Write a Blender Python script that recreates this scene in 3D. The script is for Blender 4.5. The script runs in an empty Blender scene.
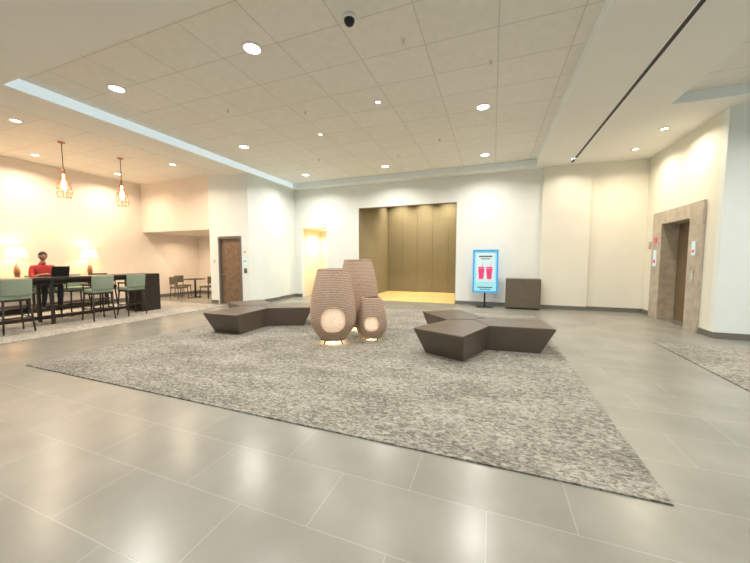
import bpy, bmesh, math, random
from mathutils import Vector, Matrix
random.seed(4)
S = bpy.context.scene
COL = S.collection
pi = math.pi

# ------------------------------------------------------------------ materials
def newmat(name):
    m = bpy.data.materials.new(name); m.use_nodes = True
    nt = m.node_tree
    return m, nt, nt.nodes['Principled BSDF']
def mat(name, c, rough=0.5, metal=0.0, emit=None, es=0.0, noise=0.0, nscale=20.0, bump=0.0, spec=0.5):
    m, nt, b = newmat(name)
    b.inputs['Base Color'].default_value = (*c, 1)
    b.inputs['Roughness'].default_value = rough
    b.inputs['Metallic'].default_value = metal
    b.inputs['Specular IOR Level'].default_value = spec
    if emit:
        b.inputs['Emission Color'].default_value = (*emit, 1)
        b.inputs['Emission Strength'].default_value = es
    if noise > 0 or bump > 0:
        g = nt.nodes.new('ShaderNodeNewGeometry')
        n = nt.nodes.new('ShaderNodeTexNoise'); n.inputs['Scale'].default_value = nscale
        n.inputs['Detail'].default_value = 4
        nt.links.new(g.outputs['Position'], n.inputs['Vector'])
        if noise > 0:
            r = nt.nodes.new('ShaderNodeValToRGB')
            r.color_ramp.elements[0].position = 0.3; r.color_ramp.elements[1].position = 0.7
            r.color_ramp.elements[0].color = (*[x*(1-noise) for x in c], 1)
            r.color_ramp.elements[1].color = (*[min(1, x*(1+noise)) for x in c], 1)
            nt.links.new(n.outputs['Fac'], r.inputs['Fac'])
            nt.links.new(r.outputs['Color'], b.inputs['Base Color'])
        if bump > 0:
            bp = nt.nodes.new('ShaderNodeBump'); bp.inputs['Strength'].default_value = bump
            bp.inputs['Distance'].default_value = 0.01
            nt.links.new(n.outputs['Fac'], bp.inputs['Height'])
            nt.links.new(bp.outputs['Normal'], b.inputs['Normal'])
    return m
def brickmat(name, c1, c2, cm, w, h, mortar, offset, rough, bumpd=0.003, nz=0.1, nscale=1.5):
    m, nt, b = newmat(name)
    g = nt.nodes.new('ShaderNodeNewGeometry')
    br = nt.nodes.new('ShaderNodeTexBrick')
    br.offset = offset; br.squash = 1.0
    br.inputs['Scale'].default_value = 1.0
    br.inputs['Brick Width'].default_value = w
    br.inputs['Row Height'].default_value = h
    br.inputs['Mortar Size'].default_value = mortar
    br.inputs['Mortar Smooth'].default_value = 0.1
    br.inputs['Bias'].default_value = 0.0
    br.inputs['Color1'].default_value = (*c1, 1)
    br.inputs['Color2'].default_value = (*c2, 1)
    br.inputs['Mortar'].default_value = (*cm, 1)
    nt.links.new(g.outputs['Position'], br.inputs['Vector'])
    n = nt.nodes.new('ShaderNodeTexNoise'); n.inputs['Scale'].default_value = nscale; n.inputs['Detail'].default_value = 6
    nt.links.new(g.outputs['Position'], n.inputs['Vector'])
    mr = nt.nodes.new('ShaderNodeMapRange')
    mr.inputs['From Min'].default_value = 0.3; mr.inputs['From Max'].default_value = 0.7
    mr.inputs['To Min'].default_value = 1-nz; mr.inputs['To Max'].default_value = 1+nz
    nt.links.new(n.outputs['Fac'], mr.inputs['Value'])
    mx = nt.nodes.new('ShaderNodeVectorMath'); mx.operation = 'SCALE'
    nt.links.new(br.outputs['Color'], mx.inputs[0]); nt.links.new(mr.outputs['Result'], mx.inputs['Scale'])
    nt.links.new(mx.outputs['Vector'], b.inputs['Base Color'])
    bp = nt.nodes.new('ShaderNodeBump'); bp.inputs['Distance'].default_value = bumpd; bp.inputs['Strength'].default_value = 0.6
    bp.invert = True
    nt.links.new(br.outputs['Fac'], bp.inputs['Height'])
    nt.links.new(bp.outputs['Normal'], b.inputs['Normal'])
    b.inputs['Roughness'].default_value = rough
    return m
def carpetmat(name, stops, sx, sy):
    m, nt, b = newmat(name)
    g = nt.nodes.new('ShaderNodeNewGeometry')
    mp = nt.nodes.new('ShaderNodeMapping'); mp.inputs['Scale'].default_value = (sx, sy, 1)
    nt.links.new(g.outputs['Position'], mp.inputs['Vector'])
    n = nt.nodes.new('ShaderNodeTexNoise'); n.inputs['Scale'].default_value = 1.0; n.inputs['Detail'].default_value = 3
    n.inputs['Roughness'].default_value = 0.7; n.inputs['Distortion'].default_value = 1.2
    nt.links.new(mp.outputs['Vector'], n.inputs['Vector'])
    n2 = nt.nodes.new('ShaderNodeTexNoise'); n2.inputs['Scale'].default_value = 0.07; n2.inputs['Detail'].default_value = 3
    nt.links.new(mp.outputs['Vector'], n2.inputs['Vector'])
    ma = nt.nodes.new('ShaderNodeMath'); ma.operation = 'MULTIPLY_ADD'
    ma.inputs[1].default_value = 0.28
    nt.links.new(n2.outputs['Fac'], ma.inputs[0]); nt.links.new(n.outputs['Fac'], ma.inputs[2])
    sb = nt.nodes.new('ShaderNodeMath'); sb.operation = 'SUBTRACT'; sb.inputs[1].default_value = 0.14
    nt.links.new(ma.outputs[0], sb.inputs[0])
    r = nt.nodes.new('ShaderNodeValToRGB')
    els = r.color_ramp.elements
    els[0].position = stops[0][0]; els[0].color = (*stops[0][1], 1)
    els[1].position = stops[-1][0]; els[1].color = (*stops[-1][1], 1)
    for p, c in stops[1:-1]:
        e = els.new(p); e.color = (*c, 1)
    nt.links.new(sb.outputs[0], r.inputs['Fac'])
    nt.links.new(r.outputs['Color'], b.inputs['Base Color'])
    b.inputs['Roughness'].default_value = 0.95
    b.inputs['Specular IOR Level'].default_value = 0.1
    bp = nt.nodes.new('ShaderNodeBump'); bp.inputs['Distance'].default_value = 0.003; bp.inputs['Strength'].default_value = 0.4
    nt.links.new(n.outputs['Fac'], bp.inputs['Height']); nt.links.new(bp.outputs['Normal'], b.inputs['Normal'])
    return m

M_wall = mat('wall_paint', (0.83, 0.845, 0.785), 0.7, noise=0.015, nscale=3, bump=0.05)
M_wallcool = mat('wall_paint_cool', (0.80, 0.86, 0.835), 0.7, noise=0.015, nscale=3)
M_wallwarm = mat('wall_paint_warm', (0.81, 0.785, 0.68), 0.7, noise=0.015, nscale=3)
M_wallglow = mat('wall_glow_tint', (0.86, 0.77, 0.57), 0.7, noise=0.015, nscale=3)  # the doorway's warm cream light is put into this wall colour
M_wallpeach = mat('wall_paint_peach', (0.85, 0.76, 0.665), 0.7, noise=0.02, nscale=3)
M_soffit = mat('soffit_paint', (0.86, 0.85, 0.79), 0.8, noise=0.01, nscale=2)
M_cove = mat('cove_paint', (0.84, 0.90, 0.90), 0.7, noise=0.01, nscale=2)
M_coveglow = mat('cove_face_glow', (0.80, 0.88, 0.90), 0.7, emit=(.66,.87,1.0), es=0.42, noise=0.01, nscale=2)  # tray face with emission added so that it looks lit
M_tile = brickmat('acoustic_ceiling_tile', (0.86, 0.84, 0.77), (0.83, 0.81, 0.74), (0.66, 0.64, 0.58), 0.95, 0.75, 0.008, 0.0, 0.9, 0.003, 0.03, 8)
M_floor = brickmat('porcelain_floor_tile', (0.262, 0.256, 0.220), (0.247, 0.241, 0.207), (0.335, 0.328, 0.288), 0.95, 0.475, 0.0035, 0.5, 0.25, 0.001, 0.13, 1.6)
M_carpet = carpetmat('carpet_mottled', [(0.32, (0.11, 0.102, 0.085)), (0.43, (0.17, 0.16, 0.134)), (0.50, (0.25, 0.237, 0.20)), (0.57, (0.325, 0.308, 0.263)), (0.70, (0.43, 0.41, 0.355))], 17, 33)
M_carpetL = carpetmat('carpet_lounge', [(0.30, (0.19, 0.18, 0.16)), (0.5, (0.36, 0.35, 0.31)), (0.70, (0.50, 0.49, 0.45))], 10, 20)
M_gold = carpetmat('carpet_gold', [(0.3, (0.50, 0.37, 0.14)), (0.7, (0.72, 0.56, 0.27))], 8, 8)
M_brown = mat('alcove_paint_olive', (0.275, 0.232, 0.145), 0.8, noise=0.05, nscale=2)
M_base = mat('baseboard_grey', (0.16, 0.155, 0.14), 0.5, noise=0.05)
M_dark = mat('dark_slot', (0.03, 0.03, 0.03), 0.6, noise=0.1)
M_leather = mat('brown_leather', (0.112, 0.087, 0.064), 0.38, noise=0.12, nscale=60, bump=0.08)
M_seam = mat('leather_seam', (0.02, 0.015, 0.012), 0.6, noise=0.1)
M_black = mat('black_metal', (0.02, 0.02, 0.02), 0.4, 0.3, noise=0.1)
M_wood = mat('dark_wood', (0.028, 0.021, 0.017), 0.35, noise=0.3, nscale=12)
M_door = mat('door_veneer', (0.20, 0.13, 0.08), 0.4, noise=0.25, nscale=9)
M_green = mat('green_upholstery', (0.27, 0.34, 0.25), 0.8, noise=0.1, nscale=80, bump=0.2)
M_stone = mat('travertine_surround', (0.48, 0.42, 0.335), 0.4, noise=0.18, nscale=6)
M_elev = mat('elevator_bronze', (0.32, 0.245, 0.155), 0.38, 0.7, noise=0.08, nscale=3)
M_chrome = mat('brushed_steel', (0.6, 0.6, 0.58), 0.3, 0.9, noise=0.05)
M_brass = mat('pendant_copper', (0.55, 0.28, 0.17), 0.3, 0.8, noise=0.05)
M_white = mat('white_plastic', (0.85, 0.85, 0.83), 0.4, noise=0.02)
M_lens = mat('downlight_lens', (1, 1, 1), 0.5, emit=(1, 0.97, 0.93), es=9)
M_shade = mat('lamp_shade_glow', (0.95, 0.85, 0.6), 0.7, emit=(1, 0.66, 0.28), es=1.5)
M_bulb = mat('bulb_glow', (1, 0.8, 0.5), 0.4, emit=(1, 0.62, 0.3), es=8)
M_cream = mat('lantern_diffuser', (0.85, 0.70, 0.54), 0.6, emit=(1, 0.70, 0.45), es=0.36, noise=0.2, nscale=26)
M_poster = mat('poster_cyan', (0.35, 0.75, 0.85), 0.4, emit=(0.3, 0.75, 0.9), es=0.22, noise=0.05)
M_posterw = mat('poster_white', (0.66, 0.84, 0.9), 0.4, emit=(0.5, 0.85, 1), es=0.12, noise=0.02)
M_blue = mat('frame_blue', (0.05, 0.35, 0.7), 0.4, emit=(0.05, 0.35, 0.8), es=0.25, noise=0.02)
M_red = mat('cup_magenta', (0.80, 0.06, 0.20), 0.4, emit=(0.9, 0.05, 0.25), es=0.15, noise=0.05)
M_cab = mat('cabinet_brown', (0.125, 0.104, 0.070), 0.6, noise=0.12, nscale=14)
M_shirt = mat('red_shirt', (0.48, 0.04, 0.035), 0.8, noise=0.15, nscale=30)
M_pants = mat('dark_trousers', (0.03, 0.035, 0.05), 0.8, noise=0.2, nscale=30)
M_skin = mat('skin', (0.42, 0.23, 0.15), 0.5, noise=0.06, nscale=20)
M_hair = mat('hair_dark', (0.02, 0.015, 0.012), 0.7, noise=0.3, nscale=60)
M_eye = mat('eye_white', (0.8, 0.8, 0.78), 0.2, noise=0.01)
M_shoe = mat('shoe_black', (0.02, 0.02, 0.02), 0.4, noise=0.1)

def weave():
    m, nt, b = newmat('woven_rattan')
    tc = nt.nodes.new('ShaderNodeTexCoord')
    w = nt.nodes.new('ShaderNodeTexWave'); w.bands_direction = 'Z'; w.inputs['Scale'].default_value = 11
    w.inputs['Distortion'].default_value = 0.8; w.inputs['Detail'].default_value = 3
    nt.links.new(tc.outputs['Object'], w.inputs['Vector'])
    n = nt.nodes.new('ShaderNodeTexNoise'); n.inputs['Scale'].default_value = 35
    nt.links.new(tc.outputs['Object'], n.inputs['Vector'])
    a = nt.nodes.new('ShaderNodeMath'); a.operation = 'MULTIPLY'
    nt.links.new(w.outputs['Fac'], a.inputs[0]); nt.links.new(n.outputs['Fac'], a.inputs[1])
    r = nt.nodes.new('ShaderNodeValToRGB')
    r.color_ramp.elements[0].position = 0.0; r.color_ramp.elements[0].color = (0.29, 0.195, 0.135, 1)
    r.color_ramp.elements[1].position = 0.55; r.color_ramp.elements[1].color = (0.64, 0.475, 0.36, 1)
    nt.links.new(a.outputs[0], r.inputs['Fac']); nt.links.new(r.outputs['Color'], b.inputs['Base Color'])
    b.inputs['Roughness'].default_value = 0.8
    bp = nt.nodes.new('ShaderNodeBump'); bp.inputs['Distance'].default_value = 0.005; bp.inputs['Strength'].default_value = 0.4
    nt.links.new(a.outputs[0], bp.inputs['Height']); nt.links.new(bp.outputs['Normal'], b.inputs['Normal'])
    return m
M_weave = weave()

# ------------------------------------------------------------------ geometry helpers
def obj_from_bm(name, bm, mats, parent=None, smooth=False):
    me = bpy.data.meshes.new(name)
    bmesh.ops.recalc_face_normals(bm, faces=bm.faces)
    bm.to_mesh(me); bm.free()
    if not isinstance(mats, (list, tuple)): mats = [mats]
    for m in mats: me.materials.append(m)
    if smooth:
        for p in me.polygons: p.use_smooth = True
    o = bpy.data.objects.new(name, me); COL.objects.link(o)
    if parent: o.parent = parent
    return o
def bm_box(bm, x0, x1, y0, y1, z0, z1, mi=0):
    vs = [bm.verts.new(p) for p in [(x0,y0,z0),(x1,y0,z0),(x1,y1,z0),(x0,y1,z0),(x0,y0,z1),(x1,y0,z1),(x1,y1,z1),(x0,y1,z1)]]
    for f in [(0,3,2,1),(4,5,6,7),(0,1,5,4),(1,2,6,5),(2,3,7,6),(3,0,4,7)]:
        fa = bm.faces.new([vs[i] for i in f]); fa.material_index = mi
def boxes(name, lst, m, parent=None, bevel=0.0):
    bm = bmesh.new()
    for b in lst: bm_box(bm, *b[:6], b[6] if len(b) > 6 else 0)
    o = obj_from_bm(name, bm, m, parent)
    if bevel > 0:
        md = o.modifiers.new('bev', 'BEVEL'); md.width = bevel; md.segments = 3; md.limit_method = 'ANGLE'
    return o
def bm_rod(bm, p0, p1, r0, r1=None, n=12, mi=0):
    r1 = r0 if r1 is None else r1
    p0 = Vector(p0); p1 = Vector(p1); d = (p1-p0)
    q = d.to_track_quat('Z', 'Y')
    a = []; b = []
    for i in range(n):
        t = 2*pi*i/n; c = Vector((math.cos(t), math.sin(t), 0))
        a.append(bm.verts.new(p0 + q @ (c*r0))); b.append(bm.verts.new(p1 + q @ (c*r1)))
    for i in range(n):
        f = bm.faces.new([a[i], a[(i+1) % n], b[(i+1) % n], b[i]]); f.material_index = mi; f.smooth = True
    bm.faces.new(a[::-1]).material_index = mi; bm.faces.new(b).material_index = mi
def rods(name, lst, m, parent=None, n=12):
    bm = bmesh.new()
    for r in lst: bm_rod(bm, *r, n=n)
    return obj_from_bm(name, bm, m, parent)
def lathe(name, prof, m, parent=None, n=32, loc=(0,0,0), cap=True):
    bm = bmesh.new(); rings = []
    for r, z in prof:
        rings.append([bm.verts.new((loc[0]+r*math.cos(2*pi*i/n), loc[1]+r*math.sin(2*pi*i/n), loc[2]+z)) for i in range(n)])
    for a, b in zip(rings, rings[1:]):
        for i in range(n):
            f = bm.faces.new([a[i], a[(i+1) % n], b[(i+1) % n], b[i]]); f.smooth = True
    if cap:
        bm.faces.new(rings[0][::-1]); bm.faces.new(rings[-1])
    return obj_from_bm(name, bm, m, parent)
def empty(name, loc=(0,0,0), rz=0.0):
    e = bpy.data.objects.new(name, None); COL.objects.link(e)
    e.location = loc; e.rotation_euler = (0, 0, rz); e.empty_display_size = 0.2
    return e
def light(name, kind, loc, energy, color=(1,1,1), size=0.2, rot=(0,0,0), parent=None, spot=None, sy=None, blend=0.6):
    l = bpy.data.lights.new(name, kind); l.energy = energy; l.color = color
    if kind == 'AREA':
        l.size = size
        if sy: l.shape = 'RECTANGLE'; l.size_y = sy
        else: l.shape = 'DISK'
    else:
        l.shadow_soft_size = size
    if kind == 'SPOT':
        l.spot_size = math.radians(spot); l.spot_blend = blend
    o = bpy.data.objects.new(name, l); COL.objects.link(o); o.location = loc; o.rotation_euler = rot
    if parent: o.parent = parent
    return o

ZS, ZT = 4.30, 4.48          # soffit underside, tray ceiling underside
XL, XR, YF, YB = -12.6, 9.0, -5.0, 10.95
T = 0.15
# ------------------------------------------------------------------ shell
boxes('floor', [(XL-T, XR+T, YF-T, 15.0, -0.2, 0.0)], M_floor)
boxes('wall_back', [(-7.6,-7.3,YB,YB+T,0,ZS), (-7.3,-6.15,YB,YB+T,2.78,ZS), (-6.15,-4.77,YB,YB+T,0,ZS),
                    (-4.77,-1.18,YB,YB+T,3.45,ZS), (-1.18,1.38,YB,YB+T,0,ZS)], M_wall)
boxes('wall_back_right', [(1.38,2.62,YB-0.1,YB+T,0,ZS), (2.62,4.4,YB,YB+T,0,ZS)], M_wallwarm)
boxes('wall_alcove_left', [(-4.92,-4.77,YB+T,14.5,0,4.6)], M_brown)
boxes('wall_alcove_right', [(-1.18,-1.03,YB+T,14.5,0,4.6)], M_brown)
boxes('wall_alcove_back', [(-4.92,-1.03,14.5,14.65,0,4.6)], M_brown)
pn = [(-4.755+i*.715,-4.755+(i+1)*.715-.012) for i in range(5)]
boxes('trim_alcove_panels', [(a,b,14.485,14.5,0.012,4.44) for a, b in pn], M_brown)
boxes('ceiling_alcove', [(-4.77,-1.18,YB+T,14.5,4.45,4.6)], M_brown)
boxes('trim_alcove', [(-4.77,-4.755,YB,YB+T,0.012,3.45), (-1.195,-1.18,YB,YB+T,0.012,3.45), (-4.755,-1.195,YB,YB+T,3.435,3.45)], M_brown)
boxes('carpet_gold', [(-4.755,-1.195,YB,14.48,0,0.012)], M_gold)
boxes('wall_doorway_recess', [(-7.45,-7.3,YB+T,12.4,0,2.93), (-6.15,-6.0,YB+T,12.4,0,2.93), (-7.45,-6.0,12.4,12.55,0,2.93), (-7.3,-6.15,YB+T,12.4,2.78,2.93)], M_wallglow)
boxes('wall_left_block', [(-9.2,-8.81,8.2,8.4,0,ZS), (-8.81,-7.81,8.2,8.4,2.3,ZS), (-7.81,-7.5,8.2,8.4,0,ZS),
                          (-9.2,-8.3,8.2,8.4,ZS,ZS+.05), (-9.2,-7.5,8.4,9.8,0,ZS), (-9.2,-7.6,9.8,YB+T,0,ZS)], M_wallcool)
boxes('wall_left_header', [(XL,-9.2,8.2,8.35,2.56,ZS+.05)], M_wallpeach)
boxes('wall_left_recess', [(XL,-9.2,10.6,10.75,0,2.71)], M_wallpeach)
boxes('ceiling_left_recess', [(XL,-9.2,8.35,10.6,2.56,2.71)], M_wallpeach)
boxes('wall_left', [(XL-T,XL,YF,10.75,0,ZS+0.2)], M_wallpeach)
# elevator wall
boxes('wall_elevator', [(4.0,4.4,7.99,8.75,0,ZS), (4.0,4.4,8.75,10.0,2.42,ZS), (4.0,4.4,10.0,YB,0,ZS)], M_wallwarm)
boxes('wall_right_return', [(4.0,XR,7.84,7.99,0,ZS)], M_wallcool)
boxes('wall_right', [(XR,XR+T,YF,7.99,0,ZS+0.3)], M_wall)
fr = []
wins = [(-11,-7.5), (-6.5,-2.5), (-1.5,2.5), (3.5,7.5)]
xs = XL
for a, b in wins:
    fr.append((xs,a,YF-T,YF,0,ZS+.1)); fr.append((a,b,YF-T,YF,3.3,ZS+.1)); fr.append((a,b,YF-T,YF,0,0.25)); xs = b
fr.append((xs,XR,YF-T,YF,0,ZS+.1))
boxes('wall_front', fr, M_wall)
for i, (a, b) in enumerate(wins):
    mid = (a+b)/2
    boxes('window_%d' % (i+1), [(a,a+.06,YF-.1,YF-.02,.25,3.3),(b-.06,b,YF-.1,YF-.02,.25,3.3),(a+.06,b-.06,YF-.1,YF-.02,.25,.31),(a+.06,b-.06,YF-.1,YF-.02,3.24,3.3),(mid-.03,mid+.03,YF-.1,YF-.02,.31,3.24)], M_black)

H = 0.3
boxes('ceiling_soffit', [(-8.3,-7.4,YF,YB+T,ZS,ZS+H), (-7.4,2.93,YF,2.78,ZS,ZS+H), (1.15,2.93,2.78,YB+T,ZS,ZS+H),
                         (-7.4,1.15,10.55,YB+T,ZS,ZS+H), (2.93,XR,7.37,YB+T,ZS,ZS+H), (2.93,XR,YF,-1.0,ZS,ZS+H), (8.0,XR,-1.0,7.37,ZS,ZS+H)], M_soffit)
boxes('ceiling', [(-7.4,1.15,2.78,10.55,ZT,ZS+H), (2.93,8.0,-1.0,7.37,ZT,ZS+H), (XL,-8.3,YF,10.75,ZS+0.05,ZS+H)], M_tile)
boxes('trim_cove', [(1.135,1.15,2.78,10.55,ZS,ZT), (-7.385,1.135,10.535,10.55,ZS,ZT),
                    (2.93,2.945,-1.0,7.37,ZS,ZT), (2.945,8.0,7.355,7.37,ZS,ZT)], M_cove)
boxes('trim_cove_glow', [(-7.4,-7.385,2.78,10.55,ZS,ZT)], M_coveglow)  # left tray face carrying the added glow
boxes('trim_ceiling_slot', [(2.025,2.085,1.5,10.6,ZS-0.006,ZS)], M_dark)
boxes('trim_slot_frame', [(2.0,2.025,1.5,10.6,ZS-0.01,ZS),(2.085,2.11,1.5,10.6,ZS-0.01,ZS)], M_white)
# carpets
boxes('carpet', [(-6.2,1.07,2.34,9.2,0,0.012)], M_carpet)
boxes('carpet_lounge', [(-12.05,-8.15,-2.0,7.9,0,0.012)], M_carpetL)
boxes('carpet_elevator_lobby', [(2.78,8.5,-1.0,7.05,0,0.012)], M_carpet)
# baseboards
bh, bt = 0.12, 0.015
boxes('baseboard_back', [(-7.6,-7.3,YB-bt,YB,0,bh), (-6.15,-4.77,YB-bt,YB,0,bh), (-1.18,1.38,YB-bt,YB,0,bh),
                         (1.38,2.62,YB-.1-bt,YB-.1,0,bh), (2.62,4.0,YB-bt,YB,0,bh)], M_base)
boxes('baseboard_left', [(-9.2,-8.87,8.2-bt,8.2,0,bh), (-7.75,-7.5,8.2-bt,8.2,0,bh), (-7.5,-7.5+bt,8.2,9.8,0,bh), (-7.6,-7.6+bt,9.8,YB,0,bh),
                         (XL,XL+bt,YF,10.6,0,bh), (XL+bt,-9.2,10.6-bt,10.6,0,bh)], M_base)
boxes('baseboard_right', [(4.0-bt,4.0,7.84,8.3,0,bh), (4.0-bt,4.0,10.45,YB,0,bh), (4.0-bt,XR,7.84-bt,7.84,0,bh)], M_base)
# brown door
d = empty('door_1', (-8.31, 8.2, 0))
boxes('door_slab', [(-.44,.44,.06,.105,.01,2.22)], M_door, d)
boxes('door_frame', [(-.5,-.44,-.02,.15,0,2.28), (.44,.5,-.02,.15,0,2.28), (-.44,.44,-.02,.15,2.22,2.28)], M_base, d)
rods('door_handle', [((-.36,.06,1.02),(-.36,.01,1.02),.012), ((-.36,.012,1.02),(-.24,.012,1.02),.01)], M_chrome, d)
for i,(x,z,w,h,m) in enumerate([(-7.66,1.45,.14,.22,M_posterw),(-7.66,1.15,.12,.16,M_cab),(-9.0,1.45,.12,.16,M_white),(-7.66,1.75,.12,.12,M_white)]):
    e = empty('wall_sign', (x, 8.2, z))
    boxes('plate', [(-w/2,w/2,-.012,0,-h/2,h/2)], m, e); boxes('plate_text', [(-w/3,w/3,-.014,-.012,-.01,.01),(-w/3,w/4,-.014,-.012,.03,.045)], M_base, e)
# elevator
e = empty('elevator_door', (4.0, 9.375, 0))
boxes('door_leaf_left', [(.30,.34,-.6,-.004,.01,2.4)], M_elev, e)
boxes('door_leaf_right', [(.30,.34,.004,.6,.01,2.4)], M_elev, e)
boxes('sill', [(.0,.3,-.58,.58,.0,.012)], M_chrome, e)
e = empty('elevator_surround', (4.0, 9.375, 0))
boxes('jamb', [(-.05,-.001,-1.06,-.6,0,2.72), (-.05,-.001,.6,1.06,0,2.72), (-.05,-.001,-.6,.6,2.40,2.72)], M_stone, e, bevel=.006)
boxes('reveal', [(-.001,.29,-.624,-.6,0,2.4), (-.001,.29,.6,.624,0,2.4), (-.001,.29,-.6,.6,2.40,2.419)], M_stone, e)
for (y, z, w, h, m) in [(8.55,1.75,.12,.3,M_posterw),(10.22,1.55,.16,.42,M_posterw),(10.22,2.02,.12,.12,M_red),(10.65,1.9,.14,.2,M_stone)]:
    x = 3.95 if y < 10.5 else 4.0
    e = empty('elevator_sign', (x, y, z))
    boxes('plate', [(-.014,0,-w/2,w/2,-h/2,h/2)], m, e); boxes('marking', [(-.017,-.014,-w/3,w/3,-h*.3,-h*.1)], M_red, e)
e = empty('elevator_call_panel', (3.95, 8.55, 1.15))
boxes('plate', [(-.012,0,-.06,.06,-.13,.13)], M_chrome, e)
rods('buttons', [((-.012,0,.04),(-.02,0,.04),.018), ((-.012,0,-.04),(-.02,0,-.04),.018)], M_white, e)

# ------------------------------------------------------------------ downlights etc
def downlight(x, y, z, energy=60, col=(1,.96,.905), r=.11, spread=150, lamp=True):
    e = empty('recessed_downlight', (x, y, z))
    lathe('trim_ring', [(r,-.001),(r+.035,-.001),(r+.035,-.008),(r+.005,-.014),(r,-.010)], M_white, e, cap=False)
    lathe('lens', [(r,-.004),(r,-.006)], M_lens, e)
    if lamp:
        l = light('lamp', 'AREA', (0,0,-.03), energy, col, r*2, parent=e)
        l.data.spread = math.radians(spread)
E = 58
for x, y in [(-6.2,3.72),(-3.25,3.72),(-.25,3.72),(-.25,6.65),(-.28,9.6),(-6.2,6.7),(-3.28,9.65),(-6.2,9.6)]:
    downlight(x, y, ZT, E)
downlight(-2.1, 5.75, ZT, 14, r=.045)
downlight(-3.9, 6.7, ZT, 14, r=.045)
for x, y in [(3.9,5.6),(3.9,2.5),(6.5,5.6),(6.5,2.5)]:
    downlight(x, y, ZT, E)
for x, y in [(-3.5,.8),(0,-2),(-6.8,-1.5),(.6,.8)]:
    downlight(x, y, ZS, 38)
for x, y in [(3.3,9.9),(3.35,8.6)]:
    downlight(x, y, ZS, 27, (1,.86,.66), r=.06, spread=150)
for x, y in [(2.0,10.2)]:
    downlight(x, y, ZS, 12, (1,.90,.76), r=.05, spread=140)
for x, y in [(-11.6,3.0),(-11.7,4.9),(-11.7,6.9),(-9.2,3.6),(-9.0,6.8)]:
    downlight(x, y, ZS+.05, 48, (1,.80,.60), r=.08, spread=150)
for x, y in [(-10.2,9.4),(-11.6,9.4)]:
    downlight(x, y, 2.56, 20, (1,.78,.56), r=.06)
for x in (-4.1,-3.0,-1.9):
    downlight(x, 13.9, 4.45, 34, (1,.88,.64), r=.06, spread=120)
downlight(-3.0, 12.2, 4.45, 42, (1,.87,.60), r=.06, spread=130)
downlight(-6.7, 11.8, 2.78, 32, (1,.87,.66), r=.07)
for x, y in [(-3.6,5.6),(-1.2,4.3),(-5.0,5.0),(-4.9,8.3),(-1.3,8.0),(-2.6,8.8),(-.1,5.2)]:
    e = empty('sprinkler_head', (x, y, ZT))
    lathe('escutcheon', [(.04,0),(.035,-.012)], M_white, e, n=16)
    rods('deflector', [((0,0,-.012),(0,0,-.04),.012), ((0,0,-.04),(0,0,-.045),.025)], M_chrome, e)
e = empty('security_camera', (-1.72, 3.68, ZT))
lathe('housing', [(.085,0),(.085,-.03),(.07,-.04)], M_white, e)
lathe('dome', [(.066,-.04),(.064,-.06),(.05,-.09),(.028,-.107),(.004,-.112)], M_black, e)

# ------------------------------------------------------------------ benches
def bench(loc, rz):
    e = empty('tri_lobed_bench', (loc[0], loc[1], .012), rz)
    L, w, rn = 1.19, .43, .44
    def outline(inset):
        pts = []
        for k in range(3):
            a = k*2*pi/3
            for yy in (-w, w):
                x, y = (L-inset), (yy*(1-inset*1.2))
                pts.append((x*math.cos(a)-y*math.sin(a), x*math.sin(a)+y*math.cos(a)))
            n = a+pi/3
            pts.append(((rn-inset*.5)*math.cos(n), (rn-inset*.5)*math.sin(n)))
        return pts
    bm = bmesh.new()
    rings = []
    for ins, z in [(.19,.0),(.17,.04),(0.0,.40),(.0,.425)]:
        rings.append([bm.verts.new((x, y, z)) for x, y in outline(ins)])
    n = 9
    for a, b in zip(rings, rings[1:]):
        for i in range(n): bm.faces.new([a[i], a[(i+1) % n], b[(i+1) % n], b[i]])
    bm.faces.new(rings[0][::-1])
    c = bm.verts.new((0, 0, .445))
    r = rings[-1]
    for i in range(n):
        bm.faces.new([r[i], r[(i+1) % n], c])
    o = obj_from_bm('upholstered_body', bm, M_leather, e)
    md = o.modifiers.new('b', 'BEVEL'); md.width = .028; md.segments = 5; md.limit_method = 'ANGLE'; md.angle_limit = math.radians(20)
    ol = outline(0)
    rods('seams', [((0,0,.446),(ol[i][0]*.97,ol[i][1]*.97,.427),.004) for i in (2,5,8)], M_seam, e, n=6)
    return e
bench((-.29,5.72), math.radians(7))
bench((-5.05,5.85), math.radians(30))

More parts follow.
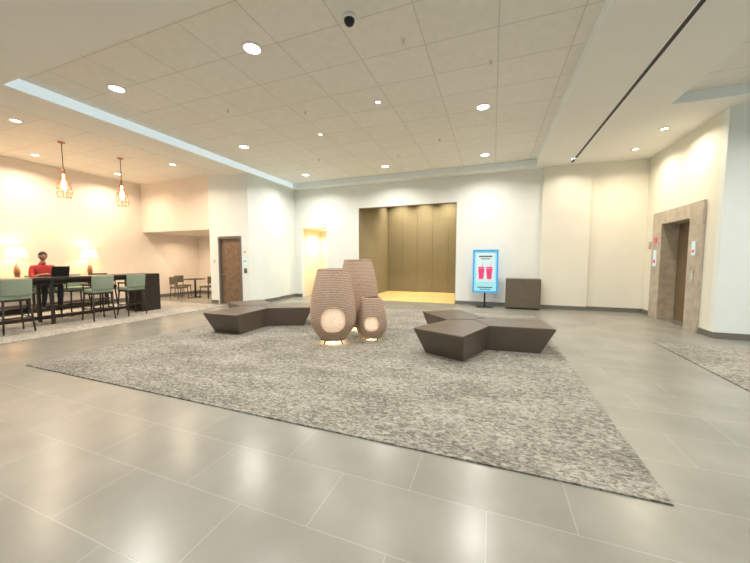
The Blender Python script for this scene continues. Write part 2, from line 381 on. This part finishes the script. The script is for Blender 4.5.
# ------------------------------------------------------------------ woven lanterns
def lantern(loc, Ht, rmax, rtop, rbot, face, oz, ow, oh, lampE):
    e = empty('woven_floor_lantern', (loc[0], loc[1], .012))
    z0 = .09*Ht/1.3
    NR, NS = 84, 96
    def rad(t):
        tm = .30
        if t < tm:
            k = t/tm; return rbot+(rmax-rbot)*math.sin(k*pi/2)**.9
        k = (t-tm)/(1-tm); return rtop+(rmax-rtop)*(math.cos(k*pi/2)**.95) if k < 1 else rtop
    bm = bmesh.new(); rings = []
    for j in range(NR+1):
        t = j/NR; z = z0+(Ht-z0)*t; R = rad(t)
        ring = []
        for i in range(NS):
            a = 2*pi*i/NS
            rr = R + .004*math.cos(j*pi)*math.cos(i*pi/2+.4)
            ring.append(bm.verts.new((rr*math.cos(a), rr*math.sin(a), z)))
        rings.append(ring)
    def inside(a, z, k=1.0):
        da = (a-face+pi) % (2*pi)-pi
        R = rad((z-z0)/(Ht-z0))
        s = R*math.sin(da) if abs(da) < pi/2 else 9
        return (abs(s)/(ow*k))**2.4 + (abs(z-oz)/(oh*k))**2.4 < 1
    for j in range(NR):
        for i in range(NS):
            a = 2*pi*(i+.5)/NS; z = z0+(Ht-z0)*(j+.5)/NR
            if oz and inside(a, z): continue
            f = bm.faces.new([rings[j][i], rings[j][(i+1) % NS], rings[j+1][(i+1) % NS], rings[j+1][i]]); f.smooth = True
    loose = [v for v in bm.verts if not v.link_faces]
    bmesh.ops.delete(bm, geom=loose, context='VERTS')
    o = obj_from_bm('woven_shell', bm, M_weave, e)
    sd = o.modifiers.new('s', 'SOLIDIFY'); sd.thickness = .012; sd.offset = -1
    lathe('top_rim', [(rtop-.02,Ht-.03),(rtop+.008,Ht-.02),(rtop+.010,Ht),(rtop-.02,Ht+.004)], M_weave, e, n=48, cap=False)
    lathe('top_panel', [(rtop-.012,Ht-.05),(rtop-.012,Ht-.04)], M_wood, e, n=48)
    if oz:
        bm = bmesh.new(); g = {}
        N2 = 24
        for j in range(N2+1):
            z = oz-oh*1.08+2.16*oh*j/N2
            R = rad((z-z0)/(Ht-z0))-.03
            for i in range(N2+1):
                s = -ow*1.08+2.16*ow*i/N2
                a = face+math.asin(max(-1, min(1, s/R)))
                g[i, j] = bm.verts.new((R*math.cos(a), R*math.sin(a), z))
        for j in range(N2):
            for i in range(N2):
                f = bm.faces.new([g[i,j], g[i+1,j], g[i+1,j+1], g[i,j+1]]); f.smooth = True
        obj_from_bm('diffuser_panel', bm, M_cream, e)
        pts = []
        for k in range(40):
            t = 2*pi*k/40
            c, s_ = math.cos(t), math.sin(t)
            x = ow*math.copysign(abs(c)**(2/2.4), c); z = oz+oh*math.copysign(abs(s_)**(2/2.4), s_)
            R = rad((z-z0)/(Ht-z0))+.004
            a = face+math.asin(x/R)
            pts.append((R*math.cos(a), R*math.sin(a), z))
        bm = bmesh.new()
        for k in range(40): bm_rod(bm, pts[k], pts[(k+1) % 40], .013, n=8)
        obj_from_bm('opening_rim', bm, M_weave, e)
    lathe('base_ring', [(rbot-.03,z0-.012),(rbot+.006,z0-.012),(rbot+.008,z0+.012),(rbot-.03,z0+.012)], M_wood, e, n=48, cap=False)
    lathe('light_plate', [(rbot-.05,z0-.002),(rbot-.05,z0+.004)], M_shade, e, n=32)
    rods('legs', [((rbot*.8*math.cos(a), rbot*.8*math.sin(a), z0),(rbot*.98*math.cos(a), rbot*.98*math.sin(a), 0.003),.014,.009) for a in [face+.8, face+2.4, face-.8, face-2.4]], M_black, e)
    l = light('lamp', 'POINT', (0,0,z0-.03), lampE, (1,.80,.55), .03, parent=e)
    return e
lantern((-2.68,4.98), 1.33, .41, .265, .23, math.atan2(-4.98,2.68), .47, .22, .22, 7)
lantern((-2.70,6.15), 1.50, .44, .29, .26, math.atan2(-1,.4), None, .2, .2, 6)
lantern((-2.12,5.45), .79, .28, .17, .17, math.atan2(-5.45,2.12), .34, .145, .145, 4)

# ------------------------------------------------------------------ poster stand
e = empty('poster_stand', (-.22, 10.55, 0), math.radians(2))
boxes('base', [(-.25,.25,-.17,.17,0,.02)], M_black, e, bevel=.005)
boxes('post', [(-.025,.025,.03,.06,.02,1.75)], M_black, e)
boxes('frame', [(-.38,-.33,-.02,.03,.47,1.83),(.33,.38,-.02,.03,.47,1.83),(-.33,.33,-.02,.03,.47,.52),(-.33,.33,-.02,.03,1.78,1.83),(-.33,.33,.01,.03,.52,1.78)], M_blue, e)
boxes('poster', [(-.33,.33,.0,.01,.52,1.78)], M_poster, e)
boxes('poster_panel', [(-.28,.28,-.004,.0,.8,1.72)], M_posterw, e)
boxes('poster_text', [(-.2,.2,-.007,-.004,1.60,1.64),(-.14,.14,-.007,-.004,1.53,1.555),(-.22,.22,-.004,.0,.62,.65),(-.16,.16,-.004,.0,.56,.58)], M_cab, e)
bm = bmesh.new()
for cx in (-.12,.12):
    for (z0,z1,w0,w1) in [(.90,1.24,.065,.095),(1.25,1.29,.10,.085)]:
        vs = [bm.verts.new(p) for p in [(cx-w0,-.006,z0),(cx+w0,-.006,z0),(cx+w1,-.006,z1),(cx-w1,-.006,z1),(cx-w0,-.004,z0),(cx+w0,-.004,z0),(cx+w1,-.004,z1),(cx-w1,-.004,z1)]]
        for f in [(0,1,2,3),(7,6,5,4),(0,4,5,1),(1,5,6,2),(2,6,7,3),(3,7,4,0)]: bm.faces.new([vs[i] for i in f])
    bm_rod(bm, (cx+.02,-.005,1.29), (cx+.05,-.005,1.42), .006, n=6)
obj_from_bm('poster_cups', bm, M_red, e)
rods('top_clips', [((-.2,.005,1.83),(-.2,.005,1.89),.02), ((.2,.005,1.83),(.2,.005,1.89),.02)], M_white, e)
# ------------------------------------------------------------------ cabinet
e = empty('low_cabinet', (.88, 10.62, 0))
boxes('carcass', [(-.48,.48,-.2,.22,.04,.93)], M_cab, e, bevel=.006)
boxes('front_panel', [(-.46,.46,-.215,-.2,.07,.91)], M_cab, e, bevel=.003)
boxes('plinth', [(-.44,.44,-.16,.2,0,.04)], M_black, e)

# ------------------------------------------------------------------ bar table
e = empty('bar_table', (-9.85, 4.3, .012))
boxes('top', [(-.36,.36,-2.1,2.3,1.03,1.09)], M_wood, e, bevel=.006)
boxes('end_panel', [(-.36,.36,1.75,2.3,0,1.03)], M_wood, e, bevel=.004)
boxes('near_end_panel', [(-.33,.33,-2.1,-2.0,0,1.03)], M_wood, e)
boxes('stretcher', [(-.03,.03,-2.0,1.75,.1,.18), (-.03,.03,-2.0,1.75,.93,1.03)], M_wood, e)
boxes('mid_legs', [(-.3,-.25,-.2,-.14,0,1.03),(.25,.3,-.2,-.14,0,1.03)], M_wood, e)

def stool(x, y, rz, m=M_green, name='bar_stool'):
    e = empty(name, (x, y, .018), rz)   # faces local +X
    boxes('seat', [(-.22,.22,-.23,.23,.68,.77)], m, e, bevel=.03)
    boxes('apron', [(-.2,.2,-.21,.21,.645,.68)], M_wood, e)
    bm = bmesh.new()
    prof = []
    for j in range(7):
        yy = -.23+.46*j/6; bow = .05*(1-(yy/.23)**2)
        prof.append((yy, bow))
    fr_, bk = [], []
    for yy, bow in prof:
        for lst, dx in ((fr_, 0), (bk, -.05)):
            lst.append((bm.verts.new((-.17-bow+dx, yy, .765)), bm.verts.new((-.21-bow+dx, yy, 1.10))))
    for j in range(6):
        bm.faces.new([fr_[j][0], fr_[j+1][0], fr_[j+1][1], fr_[j][1]])
        bm.faces.new([bk[j][0], bk[j][1], bk[j+1][1], bk[j+1][0]])
        bm.faces.new([fr_[j][1], fr_[j+1][1], bk[j+1][1], bk[j][1]])
        bm.faces.new([fr_[j][0], bk[j][0], bk[j+1][0], fr_[j+1][0]])
    for j in (0, 6): bm.faces.new([fr_[j][0], fr_[j][1], bk[j][1], bk[j][0]])
    o = obj_from_bm('backrest', bm, m, e, smooth=True)
    md = o.modifiers.new('b', 'BEVEL'); md.width = .015; md.segments = 3; md.limit_method = 'ANGLE'
    boxes('arms', [(-.2,.12,-.255,-.225,.86,.90),(-.2,.12,.225,.255,.86,.90),(.09,.12,-.25,-.23,.72,.86),(.09,.12,.23,.25,.72,.86)], M_wood, e, bevel=.006)
    rods('legs', [((sx*.18,sy*.19,.66),(sx*.23,sy*.23,0),.02,.014) for sx in (-1,1) for sy in (-1,1)], M_wood, e)
    rods('foot_rails', [((.215,-.215,.26),(.215,.215,.26),.012),((-.215,-.215,.3),(-.215,.215,.3),.01),((-.213,-.215,.3),(.213,-.215,.3),.01),((-.213,.215,.3),(.213,.215,.3),.01)], M_wood, e)
    return e
for y in (3.35, 4.85, 5.62):
    stool(-9.22, y, pi)
stool(-10.55, 5.7, 0, M_black)
stool(-10.55, 5.05, 0, M_green)
stool(-10.60, 4.42, 0, M_green)
stool(-10.55, 3.1, 0, M_black)
# laptop
e = empty('laptop', (-9.98, 4.45, 1.102))
boxes('base', [(-.16,.08,-.17,.17,0,.016)], M_black, e, bevel=.003)
o = boxes('screen', [(-.006,.006,-.17,.17,0,.24)], M_black, e, bevel=.003); o.location = (.085,0,.016); o.rotation_euler = (0,.25,0)

# ------------------------------------------------------------------ pendants
def pendant(x, y):
    e = empty('pendant_light', (x, y, 0))
    zt = ZS+.05
    lathe('canopy', [(.07,zt),(.07,zt-.02),(.02,zt-.04)], M_brass, e)
    rods('cord', [((0,0,zt-.04),(0,0,3.72),.008)], M_black, e)
    lathe('socket', [(.02,3.75),(.035,3.70),(.035,3.62),(.03,3.60)], M_brass, e)
    bm = bmesh.new()
    P = [(.035,3.62),(.06,3.46),(.115,3.36),(.145,3.14),(.12,3.03)]
    for k in range(10):
        a = 2*pi*k/10
        for p, q in zip(P, P[1:]):
            bm_rod(bm, (p[0]*math.cos(a),p[0]*math.sin(a),p[1]), (q[0]*math.cos(a),q[0]*math.sin(a),q[1]), .008, n=6)
    for r, z in P[1:]:
        for k in range(20):
            a = 2*pi*k/20; b = 2*pi*(k+1)/20
            bm_rod(bm, (r*math.cos(a),r*math.sin(a),z), (r*math.cos(b),r*math.sin(b),z), .007, n=6)
    obj_from_bm('wire_cage', bm, M_brass, e)
    lathe('bulb', [(.02,3.60),(.03,3.45),(.055,3.34),(.05,3.25),(.015,3.2)], M_bulb, e, n=20)
    light('lamp', 'POINT', (0,0,3.12), 9, (1,.66,.42), .06, parent=e)
pendant(-9.85, 4.62); pendant(-9.85, 5.9)

# ------------------------------------------------------------------ console + table lamps
e = empty('console_table', (-12.32, 5.2, .0))
boxes('top', [(-.22,.22,-2.4,1.7,.91,.95)], M_wood, e, bevel=.004)
boxes('legs', [(x-.025,x+.025,y-.025,y+.025,.0,.91) for x in (-.17,.17) for y in (-2.3,-.35,1.6)], M_wood, e)
boxes('shelf', [(-.2,.2,-2.3,1.6,.2,.23)], M_wood, e)
for y in (3.15, 4.62, 6.3):
    e = empty('table_lamp', (-12.32, y, .95))
    lathe('base', [(.08,0),(.085,.015),(.03,.03),(.055,.12),(.07,.22),(.05,.36),(.015,.42),(.012,.66)], M_brass, e)
    lathe('shade', [(.24,.62),(.17,.92)], M_shade, e, cap=False)
    light('lamp', 'POINT', (0,0,.80), 17, (1,.62,.30), .08, parent=e)

# recess table + chairs
e = empty('cafe_table', (-11.3, 9.3, 0))
lathe('top', [(.38,.72),(.38,.75)], M_wood, e)
rods('pedestal', [((0,0,.02),(0,0,.72),.035)], M_black, e)
lathe('foot', [(.24,0),(.24,.012),(.05,.03)], M_black, e)
def dchair(x, y, rz):
    e = empty('dining_chair', (x, y, .004), rz)
    boxes('seat', [(-.22,.22,-.22,.22,.42,.48)], M_cab, e, bevel=.015)
    boxes('backrest', [(-.24,-.20,-.21,.21,.58,.86)], M_cab, e, bevel=.015)
    rods('legs', [((sx*.19,sy*.19,.43),(sx*.22,sy*.21,0),.016,.012) for sx in (-1,1) for sy in (-1,1)], M_wood, e)
    rods('back_posts', [((-.2,sy*.17,.46),(-.22,sy*.17,.84),.013) for sy in (-1,1)], M_wood, e)
dchair(-12.0, 9.3, 0); dchair(-10.6, 9.3, pi); dchair(-11.3, 8.6, pi/2)

# ------------------------------------------------------------------ man seated at the bar table
man = empty('man', (-10.60, 4.42, .018))
def skinmesh(name, V, Ed, mats, sub=2, root=0, classify=None):
    me = bpy.data.meshes.new(name+'_sk')
    me.from_pydata([v[:3] for v in V], Ed, [])
    o = bpy.data.objects.new(name+'_sk', me); COL.objects.link(o)
    o.modifiers.new('skin', 'SKIN')
    for i, v in enumerate(V):
        sv = me.skin_vertices[0].data[i]
        rr = v[3] if isinstance(v[3], tuple) else (v[3], v[3])
        sv.radius = rr; sv.use_root = (i == root)
    s = o.modifiers.new('sub', 'SUBSURF'); s.levels = sub; s.render_levels = sub
    dg = bpy.context.evaluated_depsgraph_get()
    m2 = bpy.data.meshes.new_from_object(o.evaluated_get(dg)); m2.name = name
    bpy.data.objects.remove(o)
    m2.materials.clear()
    for m in mats: m2.materials.append(m)
    for p in m2.polygons:
        p.use_smooth = True
        p.material_index = classify(p.center) if classify else 0
    oo = bpy.data.objects.new(name, m2); COL.objects.link(oo); oo.parent = man
    return oo
V = [(0,0,.86,(.13,.16)), (.0,0,.98,(.12,.15)), (.02,0,1.12,(.125,.165)), (.03,0,1.27,(.12,.17)), (.03,0,1.36,(.08,.09)), (.045,0,1.43,.055), (.06,0,1.48,.05)]
Ed = [(0,1),(1,2),(2,3),(3,4),(4,5),(5,6)]
for s in (-1, 1):
    b = len(V)
    V += [(.03,s*.19,1.30,.068), (.12,s*.25,1.13,.052), (.20,s*.255,1.06,.046), (.36,s*.17,1.125,.036), (.43,s*.12,1.135,.028)]
    Ed += [(3,b),(b,b+1),(b+1,b+2),(b+2,b+3),(b+3,b+4)]
    b = len(V)
    V += [(.06,s*.10,.86,.095), (.24,s*.13,.865,.082), (.42,s*.15,.86,.066), (.40,s*.15,.62,.055), (.34,s*.15,.40,.044), (.32,s*.15,.33,.040)]
    Ed += [(0,b),(b,b+1),(b+1,b+2),(b+2,b+3),(b+3,b+4),(b+4,b+5)]
def cls(c):
    if c.z > 1.41 and abs(c.y) < .1: return 2
    if c.z > 1.0 and c.x > .27: return 2
    if c.z < .95 : return 1
    return 0
skinmesh('body', V, Ed, [M_shirt, M_pants, M_skin], 2, 0, cls)
for s in (-1, 1):
    V = [(.42,s*.12,1.137,.026), (.46,s*.115,1.137,(.018,.034)), (.495,s*.11,1.137,(.014,.036))]
    Ed = [(0,1),(1,2)]
    for k, (oy, ln) in enumerate([(-.032,.062),(-.011,.075),(.011,.07),(.032,.055)]):
        b = len(V); y0 = s*.11+oy
        V += [(.51,y0,1.140,.0095), (.51+ln*.5,y0+oy*.15,1.146,.009), (.51+ln*.95,y0+oy*.2,1.132,.007)]
        Ed += [(2,b),(b,b+1),(b+1,b+2)]
    b = len(V)
    V += [(.465,s*.11-s*.038,1.133,.011), (.49,s*.11-s*.06,1.132,.0095), (.512,s*.11-s*.068,1.128,.008)]
    Ed += [(1,b),(b,b+1),(b+1,b+2)]
    skinmesh('hand', V, Ed, [M_skin], 1, 0)
bm = bmesh.new()
bmesh.ops.create_uvsphere(bm, u_segments=40, v_segments=28, radius=1)
for v in bm.verts:
    x, y, z = v.co
    k = 1.0
    if z < 0: k = 1-.30*(-z)**1.5
    X = x*.098*(k if x > 0 else 1-.35*max(0, -z)); Y = y*.077*k; Z = z*.118
    if x > .5:
        X -= .004*math.exp(-((z-.08)/.12)**2)*(1 if abs(y) > .15 else 0)
        X += .024*math.exp(-(y/.13)**2)*math.exp(-((z+.12)/.12)**2) + .012*math.exp(-(y/.10)**2)*math.exp(-((z-.05)/.16)**2)
        X += .006*math.exp(-(y/.28)**2)*math.exp(-((z+.42)/.05)**2)+.006*math.exp(-(y/.28)**2)*math.exp(-((z+.53)/.05)**2)
        X += .009*math.exp(-(y/.3)**2)*math.exp(-((z+.8)/.15)**2)
    v.co = (X, Y, Z)
hd = empty('head_pivot', (.075, 0, 1.575)); hd.parent = man; hd.rotation_euler = (0, math.radians(14), math.radians(-12))
obj_from_bm('head', bm, M_skin, hd, smooth=True)
bm = bmesh.new()
bmesh.ops.create_uvsphere(bm, u_segments=36, v_segments=24, radius=1)
dl = []
for v in bm.verts:
    x, y, z = v.co
    if z < .48*x+.12-.35*max(0,-x): dl.append(v)
    v.co = (x*.106-.002, y*.085, z*.127)
bmesh.ops.delete(bm, geom=dl, context='VERTS')
o = obj_from_bm('hair', bm, M_hair, hd, smooth=True)
sd = o.modifiers.new('s', 'SOLIDIFY'); sd.thickness = .01
for s in (-1, 1):
    bm = bmesh.new(); bmesh.ops.create_uvsphere(bm, u_segments=12, v_segments=8, radius=1)
    for v in bm.verts: v.co = (v.co.x*.018-.005, v.co.y*.009+s*.078, v.co.z*.03)
    obj_from_bm('ear', bm, M_skin, hd, smooth=True)
    bm = bmesh.new(); bmesh.ops.create_uvsphere(bm, u_segments=12, v_segments=8, radius=1)
    for v in bm.verts: v.co = (v.co.x*.011+.083, v.co.y*.014+s*.031, v.co.z*.009+.008)
    obj_from_bm('eye', bm, M_eye, hd, smooth=True)
    bm = bmesh.new(); bmesh.ops.create_uvsphere(bm, u_segments=12, v_segments=8, radius=1)
    for v in bm.verts: v.co = (v.co.x*.004+.0925, v.co.y*.006+s*.031, v.co.z*.006+.007)
    obj_from_bm('pupil', bm, M_hair, hd, smooth=True)
    rods('eyebrow', [((.090,s*.018,.027),(.084,s*.045,.027),.004)], M_hair, hd, n=6)
rods('lips', [((.0935,-.02,-.055),(.0935,.02,-.055),.005)], mat('lips', (.35,.12,.1), .5, noise=.05), hd, n=8)
for s in (-1, 1):
    skinmesh('shoe', [(.28,s*.15,.318,.034),(.34,s*.15,.312,.036),(.44,s*.16,.305,.030),(.50,s*.16,.303,.02)], [(0,1),(1,2),(2,3)], [M_shoe], 1, 1)

# ------------------------------------------------------------------ daylight from the glazed front
for i, (a, b) in enumerate(wins):
    light('daylight_window', 'AREA', ((a+b)/2, YF-.2, 1.8), 560, (.96,.985,1.0), b-a, rot=(pi/2,0,pi), sy=3.0)
w = bpy.data.worlds.new('World'); S.world = w; w.use_nodes = True
w.node_tree.nodes['Background'].inputs[0].default_value = (.75,.88,1,1)
w.node_tree.nodes['Background'].inputs[1].default_value = 1.0
S.view_settings.view_transform = 'Standard'
S.view_settings.look = 'None'
S.view_settings.exposure = 0.08
# ------------------------------------------------------------------ camera
cam = bpy.data.cameras.new('camera'); co = bpy.data.objects.new('camera', cam); COL.objects.link(co)
co.location = (0, 0, 1.5); co.rotation_euler = (math.radians(90-3.9), 0, math.radians(20.6))
cam.sensor_width = 36; cam.lens = 313/750*36; cam.clip_start = .05
S.camera = co
